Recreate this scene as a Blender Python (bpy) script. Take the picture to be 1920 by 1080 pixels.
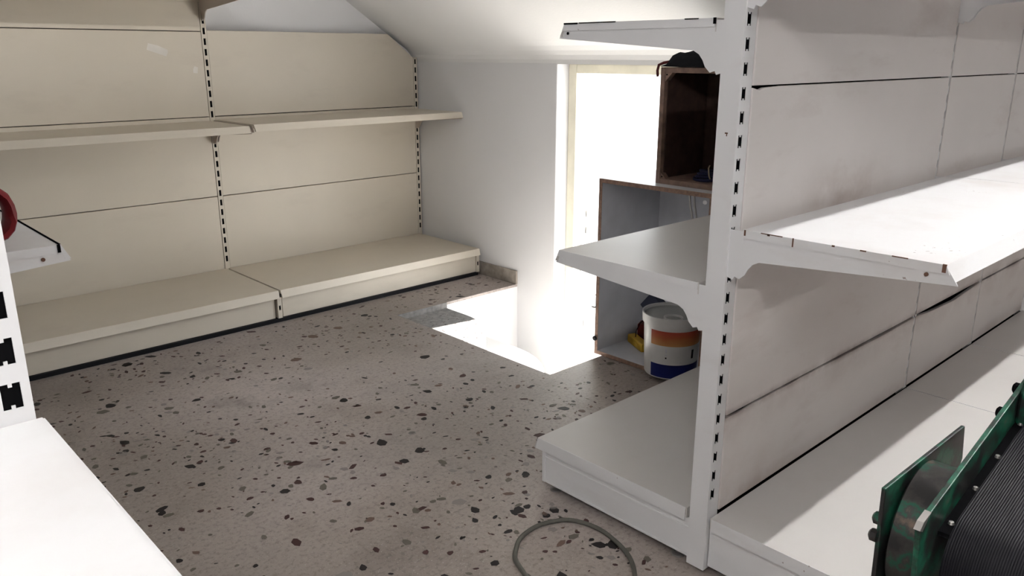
import bpy, math, random
from mathutils import Vector, Matrix
random.seed(7)
sc = bpy.context.scene
col = sc.collection
for o in list(bpy.data.objects): bpy.data.objects.remove(o, do_unlink=True)

# ------------------------------------------------------------------ camera
PIT = math.radians(16.2); AZ = math.radians(46.85)
F = Vector((math.cos(AZ), math.sin(AZ), 0)); RT = Vector((math.sin(AZ), -math.cos(AZ), 0)); ZZ = Vector((0, 0, 1))
fw = F*math.cos(PIT) - ZZ*math.sin(PIT); up = F*math.sin(PIT) + ZZ*math.cos(PIT)
cd = bpy.data.cameras.new('camera'); cam = bpy.data.objects.new('camera', cd); col.objects.link(cam)
cd.sensor_width = 36; cd.lens = 1505/1920*36; cd.clip_start = .02
M4 = Matrix((RT, up, -fw)).transposed().to_4x4(); M4.translation = (0, 0, 1.25)
cam.matrix_world = M4
sc.camera = cam

# ------------------------------------------------------------------ world, sun, exposure
w = bpy.data.worlds.new('sky'); sc.world = w; w.use_nodes = True
bg = w.node_tree.nodes['Background']
bg.inputs['Color'].default_value = (.86, .93, 1, 1); bg.inputs['Strength'].default_value = 8.0
sun_d = bpy.data.lights.new('sun', 'SUN'); sun_d.energy = 36; sun_d.angle = math.radians(.6); sun_d.color = (1, .96, .9)
sun = bpy.data.objects.new('sun', sun_d); col.objects.link(sun)
el = math.radians(52)
sd = Vector((-.989*math.cos(el), .148*math.cos(el), -math.sin(el)))
sun.rotation_euler = sd.to_track_quat('-Z', 'Y').to_euler()
vs = sc.view_settings
vs.view_transform = 'Standard'; vs.look = 'None'; vs.gamma = 1; vs.use_curve_mapping = False
vs.exposure = 0.0
LAMP_NEAR = 310.0      # fluorescent tubes over the near aisle
LAMP_FAR = 85.0      # second row further into the shop

# ------------------------------------------------------------------ materials
def nmat(name):
    m = bpy.data.materials.new(name); m.use_nodes = True
    nt = m.node_tree; b = nt.nodes['Principled BSDF']
    return m, nt, b
def N(nt, t, **k):
    n = nt.nodes.new(t)
    for a, v in k.items():
        if a in n.inputs: n.inputs[a].default_value = v
        else: setattr(n, a, v)
    return n
def ramp(nt, fac, stops):
    r = nt.nodes.new('ShaderNodeValToRGB'); e = r.color_ramp.elements
    while len(e) < len(stops): e.new(.5)
    for i, (p, c) in enumerate(stops): e[i].position = p; e[i].color = (*c, 1) if len(c) == 3 else c
    nt.links.new(fac, r.inputs[0]); return r
def mix(nt, fac, a, b, mode='MIX'):
    m = nt.nodes.new('ShaderNodeMix'); m.data_type = 'RGBA'; m.blend_type = mode
    for s, v in ((m.inputs[0], fac), (m.inputs[6], a), (m.inputs[7], b)):
        if hasattr(v, 'links'): nt.links.new(v, s)
        else: s.default_value = v if not isinstance(v, tuple) else ((*v, 1) if len(v) == 3 else v)
    return m.outputs[2]
def coords(nt): return N(nt, 'ShaderNodeTexCoord').outputs['Object']
def noise(nt, sc_, det=4, rough=.55, vec=None):
    n = N(nt, 'ShaderNodeTexNoise'); n.inputs['Scale'].default_value = sc_; n.inputs['Detail'].default_value = det; n.inputs['Roughness'].default_value = rough
    nt.links.new(vec if vec else coords(nt), n.inputs['Vector']); return n.outputs['Fac']
def bump(nt, b, h, s=.1, d=.002):
    n = N(nt, 'ShaderNodeBump'); n.inputs['Strength'].default_value = s; n.inputs['Distance'].default_value = d
    nt.links.new(h, n.inputs['Height']); nt.links.new(n.outputs[0], b.inputs['Normal'])
def plain(name, c, rough=.5, metal=0, var=.06, scale=6, spec=None):
    m, nt, b = nmat(name)
    b.inputs['Specular IOR Level'].default_value = (.12 if max(c) < .16 and metal == 0 else .5) if spec is None else spec
    f = noise(nt, scale)
    d = tuple(x*(1-2.2*var) for x in c); l = tuple(min(1, x*(1+var)) for x in c)
    r = ramp(nt, f, [(.3, d), (.65, l)])
    nt.links.new(r.outputs[0], b.inputs['Base Color']); b.inputs['Roughness'].default_value = rough; b.inputs['Metallic'].default_value = metal
    return m
def painted(name, c, grime, rough=.42, amt=.35, rust=0.0):
    """shelf enamel: faint mottling, smears of grime with a shape of their own, optional rust specks"""
    m, nt, b = nmat(name)
    f = noise(nt, 3.0, 5); base = ramp(nt, f, [(.3, tuple(x*.95 for x in c)), (.7, c)]).outputs[0]
    mp = N(nt, 'ShaderNodeMapping'); mp.inputs['Scale'].default_value = (1.4, 1.4, 4.0); nt.links.new(coords(nt), mp.inputs[0])
    g = noise(nt, 1.6, 6, .62, mp.outputs[0]); gm = ramp(nt, g, [(.56, (0, 0, 0)), (.80, (amt, amt, amt))]).outputs[0]
    colr = mix(nt, gm, base, grime)
    if rust:
        s = noise(nt, 95, 2, .5); s2 = noise(nt, 6, 3, .5)
        mul = N(nt, 'ShaderNodeMath', operation='MULTIPLY'); nt.links.new(s, mul.inputs[0]); nt.links.new(s2, mul.inputs[1])
        rm = ramp(nt, mul.outputs[0], [(.45 - rust*.01, (0, 0, 0)), (.475 - rust*.01, (.7, .7, .7))]).outputs[0]
        colr = mix(nt, rm, colr, (.16, .09, .06))
    nt.links.new(colr, b.inputs['Base Color']); b.inputs['Roughness'].default_value = rough
    bump(nt, b, noise(nt, 160, 2), .04, .001)
    return m

MT = {}
MT['cream'] = painted('cream_enamel', (.66, .60, .505), (.38, .33, .27), .45, .28)
MT['cream_dark'] = painted('cream_enamel_aged', (.50, .44, .385), (.3, .25, .2), .45, .35)
MT['white'] = painted('white_enamel', (.755, .755, .765), (.45, .38, .33), .38, .30)
MT['white_worn'] = painted('white_enamel_worn', (.755, .755, .765), (.45, .36, .30), .38, .35, rust=1.0)
def smudge_panel():
    m = painted('white_panel_enamel', (.79, .75, .73), (.42, .33, .29), .42, .42)
    nt = m.node_tree; b = nt.nodes['Principled BSDF']; src = b.inputs['Base Color'].links[0].from_socket
    sp = N(nt, 'ShaderNodeSeparateXYZ'); nt.links.new(coords(nt), sp.inputs[0])
    def band(sock, c, wd):
        a = N(nt, 'ShaderNodeMath', operation='SUBTRACT'); nt.links.new(sock, a.inputs[0]); a.inputs[1].default_value = c
        d = N(nt, 'ShaderNodeMath', operation='ABSOLUTE'); nt.links.new(a.outputs[0], d.inputs[0])
        r = N(nt, 'ShaderNodeMapRange'); r.interpolation_type = 'SMOOTHSTEP'; nt.links.new(d.outputs[0], r.inputs[0]); r.inputs[1].default_value = 0; r.inputs[2].default_value = wd; r.inputs[3].default_value = 1; r.inputs[4].default_value = 0
        return r.outputs[0]
    def mul(a, c):
        q = N(nt, 'ShaderNodeMath', operation='MULTIPLY'); nt.links.new(a, q.inputs[0])
        if hasattr(c, 'links'): nt.links.new(c, q.inputs[1])
        else: q.inputs[1].default_value = c
        return q.outputs[0]
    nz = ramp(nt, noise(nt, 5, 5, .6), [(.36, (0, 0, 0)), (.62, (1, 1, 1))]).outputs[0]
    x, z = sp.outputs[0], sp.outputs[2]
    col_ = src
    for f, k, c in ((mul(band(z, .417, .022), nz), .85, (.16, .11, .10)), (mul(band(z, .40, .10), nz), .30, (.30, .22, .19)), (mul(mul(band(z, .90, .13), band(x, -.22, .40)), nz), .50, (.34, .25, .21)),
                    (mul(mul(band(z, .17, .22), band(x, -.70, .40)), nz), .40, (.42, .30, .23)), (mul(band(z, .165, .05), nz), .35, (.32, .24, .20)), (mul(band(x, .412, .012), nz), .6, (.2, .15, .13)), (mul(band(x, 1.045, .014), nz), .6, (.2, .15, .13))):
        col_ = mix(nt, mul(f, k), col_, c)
    nt.links.new(col_, b.inputs['Base Color']); return m
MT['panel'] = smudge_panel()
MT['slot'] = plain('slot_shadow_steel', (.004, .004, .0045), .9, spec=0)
MT['black'] = plain('black_plinth_rubber', (.012, .012, .014), .6)
MT['tray_shade'] = painted('shade_toned_shelf_enamel', (.60, .58, .565), (.40, .34, .30), .40, .30)  # greyer enamel, shade on the tray tops put into the colour
MT['rust'] = plain('rust', (.13, .07, .05), .9)
MT['tape'] = plain('sticky_tape', (.80, .76, .70), .25)

def wall_mat(name, c):
    m, nt, b = nmat(name)
    f = noise(nt, 1.3, 4); r = ramp(nt, f, [(.3, tuple(x*.95 for x in c)), (.7, c)])
    nt.links.new(r.outputs[0], b.inputs['Base Color']); b.inputs['Roughness'].default_value = .85
    bump(nt, b, noise(nt, 90, 4), .18, .003)
    return m
MT['wall_dim'] = wall_mat('wall_grey_plaster', (.42, .41, .40))  # greyed to cut bounce light from the unseen walls and ceiling
MT['wall'] = wall_mat('wall_plaster', (.72, .715, .72))
MT['soffit'] = wall_mat('soffit_plaster', (.72, .715, .705))
MT['ext'] = wall_mat('outside_render', (.75, .73, .70))

def terrazzo():
    m, nt, b = nmat('terrazzo')
    co = coords(nt)
    cl = noise(nt, 1.15, 5, .62, co); cloud = ramp(nt, cl, [(.32, (.19, .158, .141)), (.48, (.325, .278, .252)), (.62, (.485, .425, .40))]).outputs[0]
    gr = ramp(nt, noise(nt, 70, 5, .7, co), [(.34, (.62, .62, .62)), (.5, (1, 1, 1)), (.66, (1.0, 1.0, 1.0))]).outputs[0]; cloud = mix(nt, 1.0, cloud, gr, 'MULTIPLY')
    gw = ramp(nt, noise(nt, 120, 3, .6, co), [(.60, (0, 0, 0)), (.70, (.35, .35, .35))]).outputs[0]; cloud = mix(nt, gw, cloud, (.55, .50, .47))
    # fine aggregate
    v = N(nt, 'ShaderNodeTexVoronoi'); v.inputs['Scale'].default_value = 150; nt.links.new(co, v.inputs['Vector'])
    sm = ramp(nt, v.outputs['Distance'], [(.16, (.75, .75, .75)), (.26, (0, 0, 0))]).outputs[0]
    sep = N(nt, 'ShaderNodeSeparateColor'); nt.links.new(v.outputs['Color'], sep.inputs[0])
    pick = ramp(nt, sep.outputs[0], [(.60, (0, 0, 0)), (.66, (.8, .8, .8))]).outputs[0]
    mk = mix(nt, 1.0, sm, pick, 'MULTIPLY')
    tone = ramp(nt, sep.outputs[1], [(.3, (.12, .09, .085)), (.6, (.20, .15, .13)), (.8, (.55, .52, .49))]).outputs[0]
    c1 = mix(nt, mk, cloud, tone)
    # dull foot-worn dirt
    dz = noise(nt, 2.3, 7, .68, co); dm = ramp(nt, dz, [(.48, (0, 0, 0)), (.70, (.66, .66, .66))]).outputs[0]
    c2 = mix(nt, dm, c1, (.135, .115, .10))
    nt.links.new(c2, b.inputs['Base Color'])
    rr = ramp(nt, dz, [(.3, (.34, .34, .34)), (.7, (.62, .62, .62))]).outputs[0]; nt.links.new(rr, b.inputs['Roughness'])
    bump(nt, b, noise(nt, 60, 3, .5, co), .05, .001)
    return m
MT['terrazzo'] = terrazzo()
MT['skirt'] = plain('terrazzo_skirting', (.30, .265, .23), .6, 0, .14, 30)
MT['cement_dark'] = plain('dark_cement', (.20, .19, .18), .8, 0, .14, 40)
MT['cement'] = plain('grey_cement', (.33, .315, .30), .8, 0, .14, 40)
CH = [plain('chip_maroon', (.062, .030, .029), .45, 0, .2, 60), plain('chip_black', (.020, .017, .017), .45, 0, .2, 60),
      plain('chip_greygreen', (.14, .125, .105), .5, 0, .2, 60), plain('chip_brown', (.15, .10, .08), .5, 0, .2, 60), plain('chip_grey', (.22, .20, .19), .5, 0, .15, 60)]

# ------------------------------------------------------------------ mesh builder
class MB:
    def __init__(s): s.v = []; s.f = []; s.mi = []; s.m = 0
    def face(s, *i): s.f.append(tuple(i)); s.mi.append(s.m)
    def box(s, x0, x1, y0, y1, z0, z1):
        n = len(s.v); x0, x1 = sorted((x0, x1)); y0, y1 = sorted((y0, y1)); z0, z1 = sorted((z0, z1))
        s.v += [(x0,y0,z0),(x1,y0,z0),(x1,y1,z0),(x0,y1,z0),(x0,y0,z1),(x1,y0,z1),(x1,y1,z1),(x0,y1,z1)]
        for q in ((0,3,2,1),(4,5,6,7),(0,1,5,4),(1,2,6,5),(2,3,7,6),(3,0,4,7)): s.face(*[n+i for i in q])
        return s
    def prism(s, prof, axis, a, b):
        """prof: closed 2-D outline; axis 'x': (y,z), 'y': (x,z), 'z': (x,y)"""
        n = len(s.v); k = len(prof)
        def P(p, t): return {'x': (t, p[0], p[1]), 'y': (p[0], t, p[1]), 'z': (p[0], p[1], t)}[axis]
        s.v += [P(p, a) for p in prof] + [P(p, b) for p in prof]
        s.face(*[n+i for i in range(k)]); s.face(*[n+k+i for i in reversed(range(k))])
        for i in range(k): j = (i+1) % k; s.face(n+i, n+k+i, n+k+j, n+j)
        return s
    def tube(s, path, r, n=8, closed=False):
        P = [Vector(p) for p in path]; base = len(s.v); k = len(P); rr = r if isinstance(r, (list, tuple)) else [r]*k
        pn = None
        for i, p in enumerate(P):
            if closed: t = P[(i+1) % k] - P[i-1]
            else: t = P[min(i+1, k-1)] - P[max(i-1, 0)]
            t.normalize()
            if pn is None: pn = t.orthogonal().normalized()
            u = (pn - t*pn.dot(t)).normalized(); pn = u; q = t.cross(u)
            for j in range(n):
                a = 2*math.pi*j/n; s.v.append(tuple(p + (u*math.cos(a) + q*math.sin(a))*rr[i]))
        for i in range(k if closed else k-1):
            i2 = (i+1) % k
            for j in range(n):
                j2 = (j+1) % n; s.face(base+i*n+j, base+i*n+j2, base+i2*n+j2, base+i2*n+j)
        if not closed:
            s.face(*[base+j for j in reversed(range(n))]); s.face(*[base+(k-1)*n+j for j in range(n)])
        return s
    def lathe(s, prof, c=(0,0,0), n=40, axis='z', a0=0, a1=2*math.pi, cap=True):
        """prof: list of (radius, height)"""
        base = len(s.v); full = abs(a1-a0-2*math.pi) < 1e-6; m = n if full else n+1
        for r, h in prof:
            for j in range(m):
                a = a0 + (a1-a0)*j/n; x, y = r*math.cos(a), r*math.sin(a)
                s.v.append((c[0]+x, c[1]+y, c[2]+h) if axis == 'z' else (c[0]+x, c[1]+h, c[2]+y) if axis == 'y' else (c[0]+h, c[1]+x, c[2]+y))
        for i in range(len(prof)-1):
            for j in range(n):
                j2 = (j+1) % m; s.face(base+i*m+j, base+i*m+j2, base+(i+1)*m+j2, base+(i+1)*m+j)
        if cap and full:
            s.face(*[base+j for j in reversed(range(m))]); s.face(*[base+(len(prof)-1)*m+j for j in range(m)])
        return s
    def build(s, name, mats, parent=None, bevel=0, smooth=False, seg=2, origin=None):
        me = bpy.data.meshes.new(name)
        org = Vector((0,0,0))
        p = parent
        while p is not None: org += p.location; p = p.parent
        loc = Vector((0,0,0))
        if origin is not None: loc = Vector(origin) - org; org = Vector(origin)
        me.from_pydata([tuple(Vector(v) - org) for v in s.v], [], s.f)
        mats = mats if isinstance(mats, (list, tuple)) else [mats]
        for m in mats: me.materials.append(MT[m] if isinstance(m, str) else m)
        for p_, i in zip(me.polygons, s.mi): p_.material_index = i
        import bmesh
        bm = bmesh.new(); bm.from_mesh(me); bmesh.ops.recalc_face_normals(bm, faces=bm.faces); bm.to_mesh(me); bm.free()
        if smooth: 
            me.polygons.foreach_set('use_smooth', [True]*len(me.polygons))
            try: me.set_sharp_from_angle(angle=math.radians(40))
            except Exception: pass
        o = bpy.data.objects.new(name, me); col.objects.link(o); o.location = loc
        if parent is not None: o.parent = parent
        if bevel:
            md = o.modifiers.new('bevel', 'BEVEL'); md.width = bevel; md.segments = seg; md.limit_method = 'ANGLE'; md.angle_limit = math.radians(50)
        return o
def thing(name, label, cat, loc, group=None):
    o = bpy.data.objects.new(name, None); col.objects.link(o); o.location = loc; o.empty_display_size = .1
    o['label'] = label; o['category'] = cat
    if group: o['group'] = group
    return o
def tag(o, label, cat, group=None):
    o['label'] = label; o['category'] = cat
    if group: o['group'] = group
    return o
def struct(o, label=None, cat=None):
    o['kind'] = 'structure'
    if label: o['label'] = label
    if cat: o['category'] = cat
    return o
def stuff(o, label=None):
    o['kind'] = 'stuff'
    if label: o['label'] = label
    return o

# ------------------------------------------------------------------ the room
XA = 3.02          # wall with the doorway
YB = 4.10          # wall behind the cream shelves
HX0, HX1, HY0, HY1 = 2.19, XA, 2.11, 3.178     # stair well cut out of the floor
XL, XR, YF, ZC = -1.3, 5.2, -7.0, 2.5

fl = MB()
FT = -.014
fl.box(XL, HX0, YF, YB, FT, 0).box(HX0, HX1, HY1, YB, FT, 0).box(HX0, XA, YF, HY0, FT, 0).box(XA, XR, YF, 1.0, FT, 0)
floor = struct(fl.build('floor', 'terrazzo'), 'worn beige terrazzo floor with dark stone chips', 'floor')

# flush stone chips of the terrazzo
def chip_outline(L, W):
    k = random.randint(5, 8); st = random.random()*6.28
    return [(L*.5*math.cos(st+6.283*i/k)*random.uniform(.65, 1.1), W*.5*math.sin(st+6.283*i/k)*random.uniform(.65, 1.1)) for i in range(k)]
def in_floor(x, y):
    if x > HX0-.02 and HY0-.02 < y < HY1+.02: return False
    if x > XA-.02 and y > .98: return False
    if 1.50 < x < 2.75 and .38 < y < 1.54: return False
    if y > 3.44: return False
    return True
chips = []
tries = 0
while len(chips) < 2900 and tries < 20000:
    tries += 1
    x, y = random.uniform(-.3, 3.0), random.uniform(.55, 3.44)
    if not in_floor(x, y): continue
    # clustered scatter
    d = math.sin(3.1*x+1.3*math.sin(2.2*y))*math.sin(2.7*y+.7) + .35*math.sin(9*x+5*y)
    if random.random() > .50 + .33*d: continue
    L = min(.055, random.lognormvariate(math.log(.0185), .46))
    chips.append((x, y, L, L*random.uniform(.38, .85), random.uniform(0, 3.14), random.choices(range(5), (4, 4, 3, 2, 2))[0]))
def vis(c):
    d = Vector((c[0], c[1], 0)) - Vector((0, 0, 1.25)); z = d.dot(fw)
    if z < .1: return -1
    u, v = 960+1505*d.dot(RT)/z, 540-1505*d.dot(up)/z
    return c[2]*c[3]/z**3 if (100 < u < 1920 and v < 1090 and v > 500) else -1
chips.sort(key=vis, reverse=True)
protos = {}
for i in range(24):
    L, W = 1.0, random.uniform(.42, .85); o2 = chip_outline(L, W); me = bpy.data.meshes.new('stone_chip')
    k = len(o2); me.from_pydata([(a, b, 0) for a, b in o2]+[(a*1.04, b*1.04, -.03) for a, b in o2], [], [tuple(range(k))]+[(j, j+k, (j+1) % k+k, (j+1) % k) for j in range(k)])
    import bmesh
    bm = bmesh.new(); bm.from_mesh(me); bmesh.ops.recalc_face_normals(bm, faces=bm.faces); 
    if sum(f.normal.z for f in bm.faces if len(f.verts) == k) < 0: bmesh.ops.reverse_faces(bm, faces=bm.faces)
    bm.to_mesh(me); bm.free()
    me.materials.append(CH[i % 5]); protos.setdefault(i % 5, []).append(me)
for c in chips[:290]:
    o = bpy.data.objects.new('stone_chip', random.choice(protos[c[5]])); col.objects.link(o); o.parent = floor
    o.location = (c[0], c[1], .0005); o.rotation_euler = (0, 0, c[4]); s_ = c[2]; o.scale = (s_, s_, .02)
mb = MB()
for c in chips[290:]:
    mb.m = c[5]; n = len(mb.v); pts = chip_outline(c[2], c[3]); ca, sa = math.cos(c[4]), math.sin(c[4])
    mb.v += [(c[0]+a*ca-b*sa, c[1]+a*sa+b*ca, .0005) for a, b in pts]; mb.face(*range(n, n+len(pts)))
stuff(mb.build('stone_chips', CH, floor))

# walls
struct(MB().box(XL-.15, XA, YB, YB+.15, -.12, ZC).build('wall_back', 'wall'), 'plain off-white plaster wall behind the cream shelves', 'wall')
struct(MB().box(XL-.15, XL, YF, YB, -.12, ZC).build('wall_left', 'wall'))
struct(MB().box(XL-.15, XR+.15, YF-.15, YF, -.12, ZC).build('wall_front', 'wall_dim'))
struct(MB().box(XR, XR+.15, YF, 1.15, -.12, ZC).build('wall_right_far', 'wall_dim'))
struct(MB().box(XA+.15, XR+.15, 1.0, 1.15, -.12, ZC).build('wall_side', 'wall'))
# wall with the doorway: goes down into the stair well
DY0, DY1, DZ0, DZ1 = 1.86, 2.89, -.93, 1.205
wa = MB()
wa.box(XA, XA+.15, DY1, YB+.15, -1.05, ZC).box(XA, XA+.15, 1.0, DY0, -1.05, ZC).box(XA, XA+.15, DY0, DY1, DZ1, ZC).box(XA, XA+.15, DY0, DY1, -1.05, DZ0)
struct(wa.build('wall_right', 'wall', bevel=.006), 'off-white plaster wall with the bright doorway under the sloping ceiling', 'wall')
struct(MB().box(XL-.15, XA+.15, YF-.15, YB+.15, ZC, ZC+.15).box(XA+.15, XR+.15, YF-.15, 1.15, ZC, ZC+.15).build('ceiling', 'wall_dim'))
# sloping underside of the stair above
pr = [(XA+.001, 1.205)] + [(XA-(.10*t*t), 1.205+.11*t) for t in (.2,.4,.6,.8,1.0)] + [(XA-1.92, 1.25+.65*1.92), (XA-1.92, ZC), (XA+.001, ZC)]
struct(MB().prism(pr, 'y', 1.0, YB).build('ceiling_slope', 'soffit'), 'sloping plaster underside of a staircase above the doorway', 'ceiling')
# stair well lining
wl = MB().box(HX0-.12, HX0, HY0-.12, HY1+.12, -1.05, FT).box(HX0, XA, HY1, HY1+.12, -1.05, FT).box(HX0, XA, HY0-.12, HY0, -1.05, FT).box(HX0-.12, XA+.15, HY0-.12, HY1+.12, -1.10, -1.0)
struct(wl.build('wall_stairwell', 'wall'), 'white sunlit wall lining the stair well', 'wall')
# winding steps going down to the door
st_root = bpy.data.objects.new('stairs', None); col.objects.link(st_root); st_root.location = (HX0, HY1, -1.0); struct(st_root, 'grey terrazzo steps winding down to the bright doorway', 'stairs')
def step_outline(x1, y1, r):
    p = [(HX0, HY1), (x1, HY1)]
    n = 14
    cx_, cy_ = x1-r*.85, y1+r
    for i in range(n+1):
        a = -i/n*math.pi/2; p.append((cx_+r*.85*math.cos(a), cy_+r*math.sin(a)))
    p.append((HX0, y1)); return p
for k, (x1, y1, r, zt) in enumerate([(2.507, 2.66, .36, -.03), (2.70, 2.42, .42, -.21), (2.86, 2.20, .46, -.39), (2.96, 2.115, .30, -.57), (3.0, 2.112, .2, -.75)]):
    MB().prism(step_outline(x1, y1, r), 'z', -1.0, zt).build('step', ('cement_dark', 'ext', 'cement', 'cement', 'cement')[k], st_root, bevel=.004)  # second step coloured paler so its shaded tread reads sunlit
MB().box(HX0, 2.507, HY1-.004, HY1, -.032, -.0005).build('riser', 'cement_dark', st_root); MB().box(HX0, HX0+.004, 2.66, HY1-.004, -.032, -.0005).build('riser', 'cement_dark', st_root)
random.seed(12); cm = MB(); k = 0
while k < 110:
    x, y = random.uniform(2.2, 2.5), random.uniform(2.68, 3.16)
    if ((x-2.19)/.31)**2.4 + ((3.0-y)/.33 if y < 3.0 else 0)**2.4 > .9: continue
    L = random.uniform(.004, .014); n = len(cm.v); p = chip_outline(L, L*.6); cm.m = random.randint(0, 1); cm.v += [(x+a, y+b, -.0294) for a, b in p]; cm.face(*range(n, n+len(p))); k += 1
stuff(cm.build('stone_chips', CH[:2], st_root))
# skirting, door frame, door leaf
struct(MB().box(XA-.012, XA, HY1-.004, 4.0, 0, .078).build('baseboard_right', 'skirt', bevel=.003), 'short grey terrazzo skirting beside the end of the cream shelves', 'skirting')
MT['frame'] = plain('door_frame_paint', (.78, .74, .60), .5)
MT['door'] = plain('door_white_paint', (.82, .82, .80), .45)
MT['metal'] = plain('dull_metal', (.35, .34, .33), .35, .8)
FR = bpy.data.objects.new('trim_1', None); col.objects.link(FR); FR.location = (XA+.1, DY1, DZ0); struct(FR, 'cream painted frame of the bright doorway', 'door frame')
MB().box(XA+.085, XA+.145, DY1-.055, DY1, DZ0, DZ1).build('jamb', 'frame', FR, .004)
MB().box(XA+.085, XA+.145, DY0, DY0+.055, DZ0, DZ1).build('jamb', 'frame', FR, .004)
MB().box(XA+.085, XA+.145, DY0+.055, DY1-.055, DZ1-.045, DZ1).build('head', 'frame', FR, .004)
DR = bpy.data.objects.new('door_1', None); col.objects.link(DR); DR.location = (XA+.16, DY1-.06, DZ0); struct(DR, 'white door leaf swung open outside the doorway in full sun', 'door')
MB().box(XA+.155, XA+1.05, DY1-.055, DY1-.015, DZ0+.01, DZ1-.05).build('leaf', 'door', DR, .003)
for z0, z1 in ((-.85, -.05), (.10, 1.05)):
    fr_ = MB(); x0, x1 = XA+.26, XA+.95; t = .025; y0, y1 = DY1-.063, DY1-.055
    fr_.box(x0, x1, y0, y1, z0, z0+t).box(x0, x1, y0, y1, z1-t, z1).box(x0, x0+t, y0, y1, z0+t, z1-t).box(x1-t, x1, y0, y1, z0+t, z1-t)
    fr_.build('panel_moulding', 'door', DR)
for xx, zz in ((3.20, .43), (3.20, .34), (3.30, -.06), (3.20, -.19)):
    MB().box(xx, xx+.012, DY1-.066, DY1-.054, zz-.018, zz+.018).build('hinge', 'metal', DR)
struct(MB().box(XA+.15, 9, -6, 9, -1.1, -.94).build('ground_outside', 'ext'), 'sunlit pale paving outside the doorway', 'ground')

# ------------------------------------------------------------------ shelving parts
def slotted_post(parent, mat, xc, yc, wx, wy, z0, z1, faces, hole=.014, tall=.027, pitch=.05, phase=0.0, axis='y', zlo=None, hc=None, zhi=None, tongue=True):
    """upright with a column of keyhole slots cut through its slotted face(s); axis is the direction the slots face"""
    t = .0025; body = MB(); back = MB()
    zlo = z0+.02 if zlo is None else zlo; zhi = z1 if zhi is None else zhi
    hx = xc if hc is None else hc
    def bx(m, x0, x1, y0, y1, a, b):
        if axis == 'y': m.box(x0, x1, y0, y1, a, b)
        else: m.box(yc-(y1-yc), yc-(y0-yc), x0, x1, a, b) if False else m.box(y0, y1, x0, x1, a, b)
    X, Y = (xc, yc) if axis == 'y' else (yc, xc)
    if axis == 'x': hx = X if hc is None else hc
    hw = wx/2; hy = wy/2
    y0 = Y-hy+(t if -1 in faces else 0); y1 = Y+hy-(t if 1 in faces else 0)
    bx(body, X-hw, X+hw, y0, y1, z0, z1)
    for s in faces:
        ya, yb = (Y-hy, Y-hy+t) if s < 0 else (Y+hy-t, Y+hy)
        bx(body, X-hw, hx-hole/2, ya, yb, z0, z1); bx(body, hx+hole/2, X+hw, ya, yb, z0, z1)
        k = math.ceil((zlo-phase)/pitch); zp = z0
        while True:
            zc = phase+k*pitch
            if zc+tall/2 > zhi-.004: break
            bx(body, hx-hole/2, hx+hole/2, ya, yb, zp, zc-tall/2)
            # small tongue top and bottom gives the notched slot
            if tongue: bx(body, hx-hole*.1, hx+hole*.1, ya, yb, zc+tall*.36, zc+tall/2); bx(body, hx-hole*.1, hx+hole*.1, ya, yb, zc-tall/2, zc-tall*.36)
            zp = zc+tall/2; k += 1
        bx(body, hx-hole/2, hx+hole/2, ya, yb, zp, z1)
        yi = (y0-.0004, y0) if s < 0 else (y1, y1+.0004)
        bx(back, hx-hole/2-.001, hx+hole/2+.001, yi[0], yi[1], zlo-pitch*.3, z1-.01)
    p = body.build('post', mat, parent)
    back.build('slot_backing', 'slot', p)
    return p

def tray_profile(back, front, z, s, lip=.032, out=.016, th=.003):
    """cross-section of a folded sheet shelf; s = direction the front points"""
    b, f = back, front
    return [(b, z), (f, z), (f+s*out, z-lip), (f+s*(out-.012), z-lip), (f+s*(out-.012), z-lip+th), (f-s*.004+s*(out-.012)*.0, z-th*2), (b+s*th, z-th*2), (b+s*th, z-.028), (b, z-.028)]
def tray(name, mat, parent, axis, a0, a1, back, front, z, s, side=.018, lip=.032, out=.016, top=None):
    """sheet-steel shelf running a0..a1 along axis, with turned-down ends"""
    m = MB()
    m.m = 1 if top else 0
    m.prism(tray_profile(back, front, z, s, lip, out), axis, a0+.0015, a1-.0015)
    m.m = 0
    for e, d in ((a0, 1), (a1, -1)):
        lo, hi = sorted((e, e+d*.0018))
        pr_ = [(back+s*.004, z-side), (back+s*.004, z), (front, z), (front+s*.008, z-side)]
        m.prism(pr_, axis, lo, hi)
    return m.build(name, [mat, top] if top else mat, parent)
BR = [(0, -.004), (.44, -.004), (.462, -.036), (.075, -.066), (.060, -.074), (.050, -.086), (.043, -.100), (.030, -.112), (.018, -.108), (.014, -.116), (0, -.112)]
def bracket(parent, mat, axis, at, th, wall, z, s, length, name='bracket'):
    k = length/.44
    pr_ = [(wall+s*a*(k if a > .1 else 1), z+b) for a, b in BR]
    o = MB().prism(pr_, axis, at-th/2, at+th/2).build(name, mat, parent)
    return o
def hole_dot(parent, axis, at, th, u, z, mat='slot', r=.004):
    m = MB(); n = 10
    m.prism([(u+r*math.cos(6.283*i/n), z+r*math.sin(6.283*i/n)) for i in range(n)], axis, at-th/2, at+th/2); m.build('rivet_hole', mat, parent)

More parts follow.
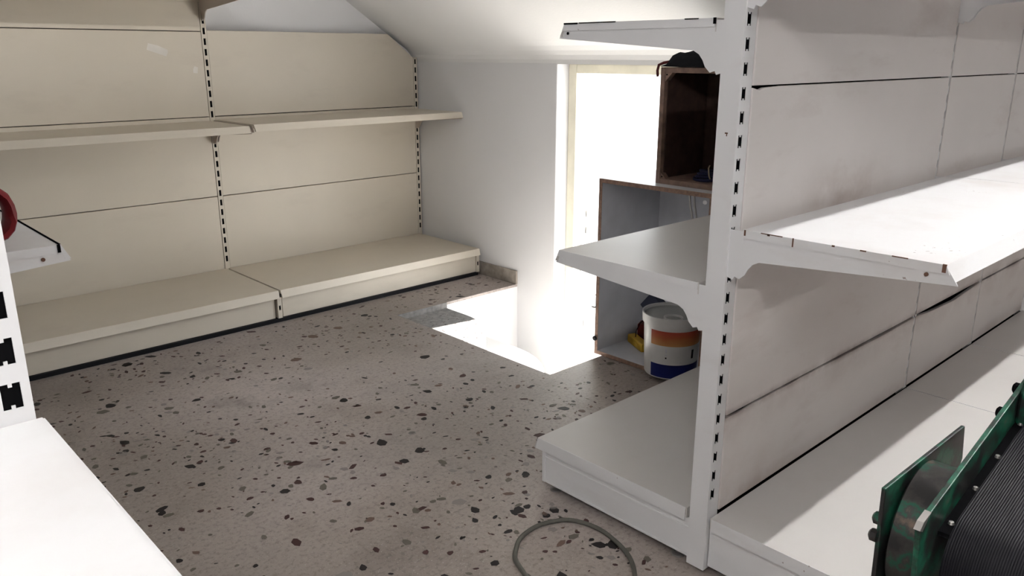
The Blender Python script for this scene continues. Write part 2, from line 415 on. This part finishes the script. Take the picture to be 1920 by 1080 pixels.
# ------------------------------------------------------------------ cream shelving along the back wall
BK = thing('wall_shelving', 'long cream metal shelving along the back wall with empty shelves', 'shelving', (1.72, 3.75, 0))
PY = 4.05
for xc, zt in ((.47, 2.05), (1.7235, 2.05), (2.999, 1.235)):
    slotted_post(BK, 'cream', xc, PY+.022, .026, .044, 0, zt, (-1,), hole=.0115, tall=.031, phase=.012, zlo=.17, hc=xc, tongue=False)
MB().box(.485, 2.985, PY+.024, PY+.040, .03, .955).box(.485, 1.709, PY+.024, PY+.040, .955, 1.75).build('seam_shade_core', 'slot', BK)  # added near-black sheet behind the panels, paints the shade in their seams
def bpanel(x0, x1, z0, z1): MB().box(x0, x1, PY+.002, PY+.020, z0, z1).build('back_panel', 'cream', BK, .002)
for z0, z1 in ((.02, .140), (.14, .544), (.5475, .948), (.9515, 1.358), (1.3615, 1.767)):
    bpanel(.485, 1.709, z0, z1)
for z0, z1 in ((.02, .140), (.14, .544), (.5475, .948)): bpanel(1.738, 2.985, z0, z1)
MB().prism([(1.738, .952), (2.985, .952), (2.985, 1.235), (2.81, 1.366), (1.738, 1.366)], 'y', PY+.002, PY+.020).build('back_panel', 'cream', BK, .002)
for x0, x1 in ((.47, 1.7135), (1.7245, 2.992)):
    bs = tray('base_shelf', 'cream', BK, 'x', x0, x1, PY-.004, 3.472, .160, -1, lip=.036, out=.014)
    MB().box(x0+.014, x1-.014, 3.492, 3.505, .018, .128).build('kick_plate', 'cream', bs, .002)
MB().box(.47, 2.985, 3.478, 3.60, 0, .0185).build('plinth', 'black', BK)
for xc in (.476, 1.719, 2.987):
    slotted_post(BK, 'cream', xc, 3.495, .022, .03, .018, .122, (-1,), hole=.010, tall=.026, phase=.02, zlo=.05).name = 'base_upright'
s1 = tray('shelf', 'cream', BK, 'x', .470, 1.712, PY-.004, 3.622, .930, -1)
bracket(s1, 'cream_dark', 'x', 1.716, .004, PY, .930, -1, .42); bracket(s1, 'cream_dark', 'x', .476, .004, PY, .930, -1, .42)
s2 = tray('shelf', 'cream', BK, 'x', 1.732, 2.995, PY-.004, 3.615, .936, -1)
bracket(s2, 'cream_dark', 'x', 1.729, .004, PY, .936, -1, .42)
bracket(s2, 'cream_dark', 'x', 2.990, .004, PY, .985, -1, .42).location.z = -.051
s3 = tray('shelf', 'cream', BK, 'x', .470, 1.712, PY-.004, 3.60, 1.525, -1)
bracket(s3, 'cream_dark', 'x', 1.718, .004, PY, 1.525, -1, .435); bracket(s3, 'cream_dark', 'x', .476, .004, PY, 1.525, -1, .435)
# remains of sticky tape on the panel
tp = MB(); a = Vector((1.445, 0, 1.288)); d = Vector((.088, 0, -.030)); n_ = Vector((.010, 0, .030))/2
tp.v += [tuple(Vector((0, PY+.0012, 0))+p) for p in (a-n_, a+d-n_, a+d*1.04+n_*.2, a+d+n_, a+d*.5+n_*1.25, a+n_)]; tp.face(0, 1, 2, 3, 4, 5)
tp.build('tape_scrap', 'tape', BK)
tp = MB(); tp.v += [(1.650, PY+.0012, 1.165), (1.672, PY+.0012, 1.162), (1.676, PY+.0012, 1.190), (1.660, PY+.0012, 1.196), (1.652, PY+.0012, 1.184)]; tp.face(0, 1, 2, 3, 4); tp.build('tape_scrap', 'tape', BK)

# ------------------------------------------------------------------ double-sided shelving row on the right
G0, GF, GB = 1.53, .935, .985     # end face, slotted faces of its posts
GD = thing('gondola_shelving', 'white double-sided metal shelving row with chipped brackets beside the doorway', 'shelving', (2.3, .96, 0))
EX = [1.53, 2.712, 3.345, 3.98]
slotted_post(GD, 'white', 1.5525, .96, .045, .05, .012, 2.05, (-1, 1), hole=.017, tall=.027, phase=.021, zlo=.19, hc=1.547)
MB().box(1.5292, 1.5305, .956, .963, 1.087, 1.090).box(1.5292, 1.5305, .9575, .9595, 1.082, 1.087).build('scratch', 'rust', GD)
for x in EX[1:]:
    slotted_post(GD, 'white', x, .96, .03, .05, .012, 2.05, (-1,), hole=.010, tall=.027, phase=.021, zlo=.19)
PX = [(1.578, 2.706), (2.718, 3.339), (3.351, 3.97)]
for i, (x0, x1) in enumerate(PX):
    for j, (z0, z1) in enumerate(((.165, .413), (.420, .797), (.801, 1.1835), (1.187, 1.58), (1.586, 1.98))):
        tilt = 0
        m = MB()
        if j == 0 and i == 0:      # buckled upper edge
            pts = [(x0, z0), (x1, z0), (x1, z1), (x1-.25, z1-.004), (x1-.6, z1+.001), (x0+.12, z1+.001), (x0+.09, z1-.005), (x0, z1)]
            m.prism(pts, 'y', GF-.002, GF+.010)
        elif j == 0 and i == 1:
            pts = [(x0, z0), (x1, z0), (x1, z1), (x0+.35, z1-.018), (x0+.12, z1-.010), (x0, z1)]
            m.prism(pts, 'y', GF-.002, GF+.010)
        elif j == 2 and i == 0:    # chipped corner by the post
            pts = [(x0, z0), (x1, z0), (x1, z1), (x0+.12, z1), (x0+.05, z1-.002), (x0+.03, z1-.007), (x0, z1-.001)]
            m.prism(pts, 'y', GF-.002, GF+.010)
        else: m.box(x0, x1, GF-.002, GF+.010, z0, z1)
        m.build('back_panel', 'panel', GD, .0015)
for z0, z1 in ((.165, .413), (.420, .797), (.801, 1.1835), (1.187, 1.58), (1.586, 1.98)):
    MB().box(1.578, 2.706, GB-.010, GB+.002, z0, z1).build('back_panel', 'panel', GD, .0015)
MB().box(1.56, 3.98, GF+.02, GB-.02, .02, 1.97).build('seam_shade_core', 'slot', GD)  # near-black filler added behind the panels to make the gaps dark
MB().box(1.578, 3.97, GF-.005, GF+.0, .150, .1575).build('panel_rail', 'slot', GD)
# shelves on the aisle side
for i in range(3):
    x0, x1 = EX[i]+(.004 if i == 0 else .002), EX[i+1]-.002
    b = tray('base_shelf', 'white_worn' if i == 0 else 'white', GD, 'x', x0, x1, GF-.006, .405, .160, -1, side=.034, lip=.036, top='tray_shade')
    MB().box(x0+.006, x1-.006, .435, .447, .02, .128).build('kick_plate', 'white', b, .002)
    MB().box(x0+.011, x0+.015, .44, GF-.002, .020, .130).build('base_side', 'white', b, .001)
    for fx, fy in ((x0+.05, .47), (x0+.05, .90)):
        MB().lathe([(.018, 0), (.018, .005), (.007, .008), (.007, .016)], (fx, fy, 0), 16).build('foot', 'metal', b)
    for zz in (.885, 1.455):
        t_ = tray('shelf', 'white_worn' if i == 0 else 'white', GD, 'x', x0, x1, GF-.030, .488, zz, -1)
        bracket(t_, 'white_worn' if i == 0 else 'white', 'x', x0+.0035, .003, GF, zz, -1, .448)
        bracket(t_, 'white', 'x', x1-.0035, .003, GF, zz, -1, .448)
        if i == 0:
            hole_dot(t_, 'x', x0+.0015, .0036, .520, zz-.024, 'rust')
            MB().box(x0-.0008, x0+.002, .487, .494, zz-.015, zz+.0006).build('rust_patch', 'rust', t_)
            for yy, hh, ww in ((.898, .012, .004), (.842, .004, .006), (.842, .004, .003), (.786, .018, .003), (.835, .0015, .05), (.70, .003, .006), (.57, .0015, .03), (.64, .002, .012)):
                MB().box(x0-.0006, x0+.001, yy-ww/2, yy+ww/2, zz-hh, zz+.0004).build('rust_patch', 'rust', t_)
# shelves on the stair side
for i, (zz, dep) in enumerate(((.745, 1.450), (1.325, 1.445))):
    t_ = tray('shelf', 'white_worn' if i else 'white', GD, 'x', G0+.003, 2.708, GB+.02, dep, zz, 1, top='tray_shade')
    bracket(t_, 'white', 'x', G0+.0065, .003, GB, zz, 1, .455); bracket(t_, 'white', 'x', 2.704, .003, GB, zz, 1, .455)
    hole_dot(t_, 'x', G0+.0045, .0036, dep-.012, zz-.024, 'slot' if i else 'white', .0035)
    if i:
        MB().box(G0+.001, G0+.004, 1.40, 1.445, zz-.003, zz+.0008).build('chipped_edge', 'slot', t_)
        MB().box(G0+.001, G0+.004, 1.28, 1.395, zz-.0015, zz+.0008).build('chipped_edge', 'slot', t_)
        MB().box(G0+.001, G0+.004, 1.05, 1.085, zz-.0015, zz+.0008).build('chipped_edge', 'slot', t_)
        MB().box(G0+.001, G0+.004, 1.006, 1.012, zz-.012, zz+.0008).build('chipped_edge', 'slot', t_)
b = tray('base_shelf', 'white_worn', GD, 'x', G0+.004, 2.708, GB+.012, 1.525, .160, 1, side=.036, lip=.038, top='tray_shade')
MB().box(G0+.010, 2.70, 1.500, 1.512, .02, .128).build('kick_plate', 'white', b, .002)
bsd = MB().box(G0+.015, G0+.019, GB+.002, 1.515, .020, .130).build('base_side', 'white', b, .001); MB().box(G0+.0125, G0+.016, GB+.004, 1.512, .098, .104).box(G0+.0125, G0+.016, GB+.004, 1.512, .020, .026).build('crease', 'white', bsd, .001)
for fx, fy in ((1.56, 1.03), (1.56, 1.47)):
    MB().lathe([(.018, 0), (.018, .005), (.007, .008), (.007, .018)], (fx, fy, 0), 16).build('foot', 'metal', b)

# ------------------------------------------------------------------ double-sided row on the left, its end towards the aisle
LG = thing('gondola_shelving', 'white shelving row at the left edge with a slotted end post and bright empty shelf', 'shelving', (-.4, .96, 0))
slotted_post(LG, 'white', .1455, .96, .046, .05, .012, 2.05, (-1, 1), hole=.019, tall=.029, phase=.002, zlo=.19, hc=.150)
slotted_post(LG, 'white', -.985, .96, .046, .05, .012, 2.05, (-1, 1), hole=.0165, tall=.0275, phase=.048, zlo=.19)
for z0, z1 in ((.165, .413), (.420, .797), (.801, 1.1835), (1.187, 1.58), (1.586, 1.98)):
    MB().box(-.96, .130, GF-.0, GF+.010, z0, z1).build('back_panel', 'panel', LG, .0015)
    MB().box(-.96, .130, GB-.010, GB, z0, z1).build('back_panel', 'panel', LG, .0015)
for s, wl_, fr_ in ((-1, GF, .46), (1, GB, 1.45)):
    for zz in (.872,) if s < 0 else (.60,):
        t_ = tray('shelf', 'white', LG, 'x', -.98, .175, wl_+s*.004, fr_, zz, s)
        bracket(t_, 'white', 'x',   .169, .003, wl_, zz, s, .448); bracket(t_, 'white', 'x', -.975, .003, wl_, zz, s, .448)
    b = tray('base_shelf', 'white', LG, 'x', -.98, .178, wl_+s*.004, wl_+s*.50, .160, s, side=.034)
    MB().box(-.97, .17, wl_+s*.47, wl_+s*.48, .02, .128).build('kick_plate', 'white', b, .002)
    MB().box(.168, .172, wl_+s*.01, wl_+s*.49, .014, .126).build('base_side', 'white', b, .001)
    for fx in (.12, -.9):
        MB().lathe([(.018, 0), (.018, .005), (.007, .008), (.007, .016)], (fx, wl_+s*.40, 0), 16).build('foot', 'metal', b)

# ------------------------------------------------------------------ free-standing unit behind it, shelves pointing right
SU = thing('side_shelving', 'small white shelving behind the left row with a worn bracket end', 'shelving', (0, 2.45, 0))
for yy in (1.862, 3.05):
    slotted_post(SU, 'white', -.045, yy, .044, .04, .012, 1.15, (1,), hole=.0165, tall=.0275, phase=.021, zlo=.19, axis='x')
for z0, z1 in ((.165, .540), (.545, .94)):
    MB().box(-.035, -.025, 1.89, 3.03, z0, z1).build('back_panel', 'panel', SU, .0015)
t_ = tray('shelf', 'white', SU, 'y', 1.842, 3.06, -.022, .432, .868, 1)
bracket(t_, 'white_worn', 'y', 1.8455, .003, -.023, .868, 1, .448); bracket(t_, 'white', 'y', 3.055, .003, -.023, .868, 1, .448)
MB().box(.424, .430, 1.8395, 1.844, .8525, .8686).build('rust_patch', 'slot', t_)
MB().box(.4275, .4325, 1.846, 3.05, .8682, .8690).build('edge_line', 'slot', t_)
hole_dot(t_, 'y', 1.8425, .0036, .395, .842, 'rust')
b = tray('base_shelf', 'white', SU, 'y', 1.842, 3.06, -.022, .36, .160, 1, side=.034)
MB().box(.33, .34, 1.85, 3.05, .02, .128).build('kick_plate', 'white', b, .002)
for fy in (1.9, 3.0): MB().lathe([(.018, 0), (.018, .005), (.007, .008), (.007, .016)], (.30, fy, 0), 16).build('foot', 'metal', b)
# red plastic handle standing on that shelf
MT['red'] = plain('red_plastic', (.13, .010, .013), .5)
rh = MB(); ring = []
for i in range(20):
    a = 6.283*i/20; sq = .90+.08*abs(math.cos(2*a)); ring.append((.318+.050*math.cos(a)/sq, 1.945, .9315+.0505*math.sin(a)/sq))
rh.tube(ring, .0125, 8, closed=True)
for i in range(len(rh.v)): x, y, z = rh.v[i]; rh.v[i] = (x, 1.945+(y-1.945)*2.9, z)
tag(rh.build('handle_ring', 'red', None, smooth=True, origin=(.322, 1.945, .868)), 'red plastic ring-shaped handle standing on the small white shelf at left', 'handle')

# ------------------------------------------------------------------ cupboard carcass by the doorway
MT['lam'] = plain('grey_laminate', (.62, .63, .67), .45, 0, .05, 8)
MT['chipb'] = plain('chipboard_edge', (.24, .15, .11), .85, 0, .15, 80)
MT['crate'] = plain('brown_fibreboard', (.060, .036, .030), .8, 0, .15, 20)
MT['crate_edge'] = plain('brown_wood_edge', (.23, .15, .115), .8, 0, .15, 30)
CX0, CX1, CY0, CY1, CZ = 2.50, 2.90, 1.60, 2.145, .766
CU = thing('cupboard', 'open grey laminate cupboard with raw brown edges standing by the doorway', 'cupboard', (2.7, 1.87, 0))
t = .017
def board(name, x0, x1, y0, y1, z0, z1, ex=True):
    o = MB().box(x0+(.0012 if ex else 0), x1, y0, y1, z0, z1).build(name, 'lam', CU, .0008)
    if ex: MB().box(x0, x0+.0012, y0, y1, z0, z1).build('raw_edge', 'chipb', o)
    return o
sp = board('side_panel', CX0, CX1, CY1-t, CY1, .004, CZ-t); board('side_panel', CX0, CX1, CY0, CY0+t, .004, CZ-t)
board('top_panel', CX0, CX1, CY0, CY1, CZ-t, CZ)
board('bottom_panel', CX0, CX1, CY0+t, CY1-t, .004, .004+t)
board('back_panel', CX1-.006, CX1, CY0+t, CY1-t, .021, CZ-t, False)
MB().lathe([(.006, -.011), (.011, -.008), (.011, -.003), (.008, 0)], (CX0, CY1-.006, .075), 14, axis='x').build('door_buffer', 'black', CU)
MB().box(CX0-.012, CX0+.0, CY1-.006, CY1+.012, .213, .219).build('hinge_pin', 'metal', CU)
for xx, yy in ((CX0+.03, 1.725), (CX0+.03, 1.705)):
    MB().tube([(xx, yy, CZ-t), (xx, yy-.006, CZ-.06), (xx, yy-.022, CZ-.12)], .004, 8).build('stay_bar', 'metal', CU, smooth=True)
MB().lathe([(.005, -.006), (.008, -.003), (.008, 0)], (CX0+.03, 1.655, CZ-.040), 12, axis='x').build('knob', 'white', CU)

# brown open crate on top
KX0, KX1, KY0, KY1, KZ0, KZ1 = 2.565, 2.86, 1.45+.16, 1.912, CZ, 1.205
KR = thing('crate', 'dark brown open-fronted wooden box on top of the cupboard', 'box', (2.7, 1.76, KZ0))
e = .020
MB().box(KX0, KX1, KY1-e, KY1, KZ0, KZ1).build('side_board', 'crate_edge', KR, .0015); MB().box(KX0, KX1, KY0, KY0+e, KZ0, KZ1).build('side_board', 'crate_edge', KR, .0015)
MB().box(KX0, KX1, KY0+e, KY1-e, KZ1-e, KZ1).build('top_board', 'crate_edge', KR, .0015); MB().box(KX0, KX1, KY0+e, KY1-e, KZ0, KZ0+e).build('bottom_board', 'crate_edge', KR, .0015)
MB().box(KX0+.02, KX1-.001, KY1-e-.004, KY1-e, KZ0+e, KZ1-e).build('lining', 'crate', KR); MB().box(KX1-.012, KX1-.002, KY0+e, KY1-e-.004, KZ0+e, KZ1-e).build('back_board', 'crate', KR)
for zz in (KZ0+e, KZ1-e-.025):
    cb = MB().prism([(KY1-e, zz), (KY1-e-.025, zz), (KY1-e, zz+.025)] if zz < 1 else [(KY1-e, zz+.025), (KY1-e-.03, zz+.025), (KY1-e, zz-.008)], 'x', KX0+.004, KX0+.03).build('corner_block', 'crate_edge', KR)
    hole_dot(cb, 'x', KX0+.004, .002, KY1-e-.007, zz+(.007 if zz < 1 else .018), 'slot', .003)

# dark cloth lying on the crate
MT['cloth'] = plain('black_cloth', (.012, .013, .015), .95)
cl = MB(); nx, ny = 12, 16; random.seed(3)
def hcl(u, v):
    sm = lambda a, b, t: (lambda q: q*q*(3-2*q))(max(0, min(1, (t-a)/(b-a))))
    return min(1, u/.10, (1-u)/.12)*min(1, v/.05, (1-v)/.08)*(.010+.046*sm(.05, .17, v)*(1+.16*math.sin(7*u+11*v)+.10*math.sin(19*v+5*u)))
for i in range(nx+1):
    for j in range(ny+1):
        u, v = i/nx, j/ny; cl.v.append((KX0-.006+u*.22+.006*math.sin(8*v), KY1-.004-v*.29, KZ1+.002+hcl(u, v)+.0))
for i in range(nx):
    for j in range(ny):
        a = i*(ny+1)+j; cl.face(a, a+1, a+ny+2, a+ny+1)
o = cl.build('cloth', 'cloth', None, smooth=True, origin=(2.65, 1.78, KZ1+.001)); tag(o, 'crumpled black cloth lying on top of the brown box', 'cloth')
md = o.modifiers.new('thick', 'SOLIDIFY'); md.thickness = .002; md.offset = 1
MT['cord'] = plain('dark_red_cord', (.09, .018, .018), .6)
tag(MB().tube([(2.60, 1.860, KZ1+.024), (2.585, 1.885, KZ1+.020), (2.572, 1.905, KZ1+.016), (2.562, 1.920, KZ1+.008), (2.560, 1.924, KZ1-.012), (2.560, 1.921, KZ1-.035)], .0055, 8).build('cord', 'cord', None, smooth=True, origin=(2.56, 1.92, KZ1-.03)), 'dark red cord end hanging over the corner of the brown box', 'cord')
# blue cable coil inside the crate
MT['cable_b'] = plain('navy_cable', (.018, .020, .055), .45)
MT['wire'] = plain('brass_wire', (.45, .36, .22), .4)
ck = thing('cable_coil', 'coil of navy blue cable tied with wire inside the brown box', 'cable', (2.66, 1.72, KZ0+e))
for k in range(4):
    p = [(2.665+(.060-.006*k)*math.cos(6.283*i/26), 1.715+(.075-.008*k)*math.sin(6.283*i/26), KZ0+e+.007+.009*k+.004*math.sin(6.283*i/26*2+k)) for i in range(26)]
    MB().tube(p, .0062, 8, closed=True).build('cable_turn', 'cable_b', ck, smooth=True)
MB().tube([(2.612, 1.690, KZ0+e+.004), (2.600, 1.692, KZ0+e+.028), (2.606, 1.700, KZ0+e+.055), (2.622, 1.706, KZ0+e+.062)], .0028, 6).build('wire_tie', 'wire', ck, smooth=True)

# ------------------------------------------------------------------ things in the cupboard
MT['pail'] = plain('white_plastic', (.72, .72, .71), .4)
MT['paillid'] = plain('grey_plastic_lid', (.40, .41, .40), .5)
MT['blue'] = plain('label_blue', (.012, .018, .11), .4)
m, nt, bb = nmat('label_orange'); co = N(nt, 'ShaderNodeTexCoord').outputs['Object']; sx = N(nt, 'ShaderNodeSeparateXYZ'); nt.links.new(co, sx.inputs[0])
ad = N(nt, 'ShaderNodeMath', operation='MULTIPLY_ADD'); nt.links.new(noise(nt, 14, 2), ad.inputs[0]); ad.inputs[1].default_value = .03; nt.links.new(sx.outputs[2], ad.inputs[2])
r_ = ramp(nt, ad.outputs[0], [(.155, (.55, .27, .09)), (.190, (.42, .10, .03)), (.225, (.38, .03, .02))]); nt.links.new(r_.outputs[0], bb.inputs['Base Color']); bb.inputs['Roughness'].default_value = .4
MT['orange'] = m
BX, BY, BZ = 2.540, 1.775, .0215
PL = thing('paint_bucket', 'white plastic paint bucket with orange and blue label in the cupboard', 'bucket', (BX, BY, BZ))
MB().lathe([(.000, 0), (.100, 0), (.103, .004), (.1115, .212), (.118, .214), (.120, .246), (.1205, .252), (.115, .252), (.112, .228), (0, .228)], (BX, BY, BZ), 48, cap=False).build('body', 'pail', PL, smooth=True)
ld = MB().lathe([(0, .236), (.108, .236), (.111, .242), (.111, .230), (0, .230)], (BX, BY, BZ), 40, cap=False).build('lid', 'paillid', PL, smooth=True)
MB().lathe([(.030, 0), (.034, .010), (.038, .010), (.038, 0)], (BX-.045, BY-.035, BZ+.236), 24, cap=False).build('spout_ring', 'pail', ld, smooth=True)
MB().lathe([(0, .004), (.029, .004)], (BX-.045, BY-.035, BZ+.236), 24, cap=False).build('spout_hole', 'paillid', ld)
def lab(name, mat, z0, z1, a0, a1):
    r = lambda z: .1030+(z/.222)*.0085+.0010
    return MB().lathe([(r(z0), z0), (r(z1), z1)], (BX, BY, BZ), 24, a0=math.radians(a0), a1=math.radians(a1), cap=False).build(name, mat, PL, smooth=True)
lab('label_orange', 'orange', .140, .200, 170, 330)
lab('label_white', 'pail', .062, .140, 170, 330)
lab('label_blue', 'blue', .006, .062, 170, 330)
lab('label_print', 'black', .085, .122, 262, 268); lab('label_print', 'slot', .088, .094, 204, 207); lab('label_print', 'lam', .100, .106, 203, 208); lab('label_print', 'lam', .112, .128, 204, 207)
for s in (1,):
    MB().tube([(BX-.030, BY+.112, BZ+.200), (BX-.055, BY+.118, BZ+.185), (BX-.08, BY+.116, BZ+.160), (BX-.088, BY+.112, BZ+.135)], .0018, 6).build('wire_handle', 'slot', PL, smooth=True)
MT['yellow'] = plain('yellow_plastic', (.60, .36, .03), .45)
y_ = thing('spirit_level', 'yellow plastic bar lying left of the paint bucket in the cupboard', 'tool', (2.665, 2.035, .0215))
yo = MB().box(-.020, .020, -.075, .075, 0, .038).build('bar', 'yellow', y_, .006); yo.location = (0, 0, 0)
for k in (-.03, .0, .03): MB().box(-.0215, -.0195, k-.010, k+.010, .010, .028).build('groove', 'yellow', y_, .001)
for o in y_.children: o.data.transform(Matrix.Translation(y_.location))   # local coordinates
y_.rotation_euler = (0, 0, math.radians(-28))
MT['dred'] = plain('dark_red_card', (.11, .018, .016), .7)
bx_ = MB().box(-.03, .03, -.033, .033, 0, .078).build('small_box', 'dred', None, .002); bx_.location = (2.765, 2.070, .0215); bx_.rotation_euler.z = .4; tag(bx_, 'small dark red box behind the yellow bar in the cupboard', 'box')
MT['slate'] = plain('slate_plastic', (.045, .05, .075), .5)
sb = MB().prism([(2.105, .180), (1.921, .0255), (1.863, .0945), (2.047, .249)], 'x', 2.755, 2.800).build('tool_case', 'slate', None, .004, origin=(2.777, 1.95, .0215))
tag(sb, 'dark slate flat case leaning behind the paint bucket', 'case')

# ------------------------------------------------------------------ green conveyor in the near aisle
def green():
    m, nt, b = nmat('worn_green_paint')
    g = noise(nt, 22, 6, .65); colr = ramp(nt, g, [(.45, (.010, .010, .010)), (.51, (.006, .035, .022)), (.60, (.006, .095, .052)), (.76, (.08, .07, .06))]).outputs[0]
    nt.links.new(colr, b.inputs['Base Color']); b.inputs['Roughness'].default_value = .42; b.inputs['Metallic'].default_value = .15
    bump(nt, b, g, .25, .002); return m
MT['green'] = green()
m, nt, b = nmat('worn_steel_drum'); g = noise(nt, 18, 6, .6); r_ = ramp(nt, g, [(.42, (.015, .014, .014)), (.52, (.035, .032, .030)), (.57, (.006, .075, .045)), (.62, (.03, .03, .028)), (.72, (.12, .085, .065))]); nt.links.new(r_.outputs[0], b.inputs['Base Color']); b.inputs['Roughness'].default_value = .4; b.inputs['Metallic'].default_value = .5; MT['drum'] = m
m, nt, b = nmat('ribbed_black_belt'); b.inputs['Base Color'].default_value = (.004, .004, .006, 1); b.inputs['Roughness'].default_value = .55; b.inputs['Specular IOR Level'].default_value = .16
wv = N(nt, 'ShaderNodeTexWave'); wv.inputs['Scale'].default_value = 110; wv.bands_direction = 'Y'; nt.links.new(coords(nt), wv.inputs['Vector']); bump(nt, b, wv.outputs['Fac'], .45, .0012); MT['belt'] = m
MT['steel'] = plain('bright_worn_steel', (.62, .60, .58), .3, .9)
CV = thing('conveyor', 'worn green conveyor with ribbed black belt at the lower right corner', 'machine', (1.6, .1, 0))
SL = math.tan(math.radians(12.4))
rz = lambda x: .708+(x-.932)*SL
MB().prism([(.992, .707), (1.283, .700), (1.298, .640), (1.235, .50), (1.19, .40), (1.015, .40), (1.000, .56)], 'y', .346, .352).build('guard_plate', 'green', CV, .0015)
MB().lathe([(0, 0), (.091, 0), (.095, .003), (.095, .049), (.091, .052), (0, .052)], (1.102, .290, .610), 56, axis='y', cap=False).build('drum', 'drum', CV, smooth=True)
MB().lathe([(0, -.03), (.016, -.03), (.016, .40), (0, .40)], (1.102, -.05, .610), 16, axis='y', cap=False).build('axle', 'steel', CV, smooth=True)
def rail(y0, y1):
    return MB().prism([(.934, rz(.934)-.004), (.942, rz(.942)), (2.25, rz(2.25)), (2.25, rz(2.25)-.13), (1.06, rz(1.06)-.18), (.965, .50)], 'y', y0, y1).build('side_rail', 'green', CV, .0012)
r1 = rail(.280, .287); r2 = rail(-.190, -.183)
MB().prism([(.931, rz(.934)-.006), (.940, rz(.940)+.001), (.962, rz(.962)+.001), (.940, rz(.94)-.012)], 'y', .2795, .2875).build('worn_tip', 'steel', r1)
# belt loop around two rollers
bp = []; c0 = (1.045, rz(1.045)-.105); c1 = (2.17, rz(2.17)-.105); R_ = .062; a_ = math.atan(SL)
for i in range(19): t_ = math.pi/2+a_+math.pi*i/18; bp.append((c0[0]+R_*math.cos(t_), c0[1]+R_*math.sin(t_)))
for i in range(19): t_ = -math.pi/2+a_+math.pi*i/18; bp.append((c1[0]+R_*math.cos(t_), c1[1]+R_*math.sin(t_)))
MB().prism(bp, 'y', -.165, .266).build('belt', 'belt', CV, smooth=True)
MB().prism([(1.0, rz(1.0)-.050), (2.2, rz(2.2)-.050), (2.2, rz(2.2)-.056), (1.0, rz(1.0)-.056)], 'y', .266, .280).build('belt_flange', 'slot', CV)
for x in (1.02, 1.10, 1.18, 1.27, 1.36):
    MB().lathe([(0, .004), (.003, .0035), (.004, 0)], (x, .272, rz(x)-.050), 10, cap=False).build('rivet', 'steel', CV, smooth=True)
MB().prism([(1.268, rz(1.268)-.002), (1.275, rz(1.268)+.022), (1.36, rz(1.36)+.022), (1.36, rz(1.36)-.05), (1.268, rz(1.268)-.05)], 'y', -.183, .280).build('cross_brace', 'green', CV, .004)
for (x, z) in ((1.235, rz(1.235)-.018), (1.30, rz(1.30)-.014)):
    MB().lathe([(.009, 0), (.009, .007), (.005, .010), (0, .010)], (x, .287, z), 8, axis='y', cap=False).build('bolt', 'slot', CV)
for (x, z) in ((.996, .655), (.990, .632), (1.002, .52)):
    MB().lathe([(0, -.002), (.009, -.002), (.009, .006), (.005, .009), (.0, .009)], (x+.008, .352, z), 8, axis='y', cap=False).build('bolt', 'drum', CV)
for x, y in ((1.15, .283), (1.15, -.186), (2.05, .283), (2.05, -.186)):
    MB().box(x-.02, x+.02, y-.003 if y > 0 else y-.02, y+.02 if y > 0 else y+.003, 0, rz(x)-.10).build('leg', 'green', CV, .002)

# ------------------------------------------------------------------ cable looped on the floor
MT['hose'] = plain('grey_rubber_cable', (.10, .098, .085), .5, 0, .1, 20)
pts = [(1.02, 1.02), (1.10, 1.12), (1.165, 1.185), (1.198, 1.229), (1.225, 1.294), (1.262, 1.330), (1.299, 1.354), (1.340, 1.364), (1.38, 1.365), (1.418, 1.353), (1.453, 1.333), (1.474, 1.302), (1.485, 1.265), (1.487, 1.225), (1.479, 1.183), (1.466, 1.140), (1.447, 1.101), (1.424, 1.070), (1.396, 1.043), (1.33, .985), (1.24, .93), (1.12, .87), (.98, .82)]
def smooth_path(p, k=4):
    out = []
    for i in range(len(p)-1):
        a, b_, c, d_ = p[max(i-1, 0)], p[i], p[i+1], p[min(i+2, len(p)-1)]
        for j in range(k):
            t = j/k; out.append(tuple(.5*((2*b_[q])+(-a[q]+c[q])*t+(2*a[q]-5*b_[q]+4*c[q]-d_[q])*t*t+(-a[q]+3*b_[q]-3*c[q]+d_[q])*t**3) for q in range(2)))
    out.append(p[-1]); return out
tag(MB().tube([(x, y, .0065) for x, y in smooth_path(pts)], .006, 10).build('floor_cable', 'hose', None, smooth=True, origin=(1.2, 1.2, 0)), 'grey cable looped on the terrazzo floor beside the right shelving', 'cable')

# ------------------------------------------------------------------ fluorescent ceiling lamps
MT['housing'] = plain('lamp_housing', (.8, .8, .8), .4)
def tube_mat(name, s):
    m, nt, b = nmat(name); e = N(nt, 'ShaderNodeEmission'); e.inputs['Color'].default_value = (1, .982, .965, 1); e.inputs['Strength'].default_value = s
    nt.links.new(e.outputs[0], nt.nodes['Material Output'].inputs['Surface']); return m
TN, TF = tube_mat('tube_near', LAMP_NEAR), tube_mat('tube_far', LAMP_FAR)
def batten(x, y, mat, lbl):
    z = ZC-.10
    t = thing('ceiling_lamp', lbl, 'lamp', (x, y, ZC-.06), 'fluorescent ceiling lamps')
    MB().box(x-.63, x+.63, y-.03, y+.03, z+.05, ZC).build('housing', 'housing', t, .003)
    MB().tube([(x-.60, y, z+.018), (x+.60, y, z+.018)], .014, 10).build('tube', mat, t)
    for s in (-1, 1): MB().box(x+s*.60-.012, x+s*.60+.012, y-.015, y+.015, z, z+.05).build('socket', 'housing', t)
batten(-.65, -.23, TN, 'fluorescent ceiling lamp over the near aisle, above the left row'); batten(1.95, -.23, TN, 'fluorescent ceiling lamp over the near aisle, middle of the right row'); batten(3.45, -.23, TN, 'fluorescent ceiling lamp over the near aisle, at its right end')
batten(.2, -3.2, TF, 'fluorescent ceiling lamp far behind, left one of its row'); batten(2.2, -3.2, TF, 'fluorescent ceiling lamp far behind, right one of its row')
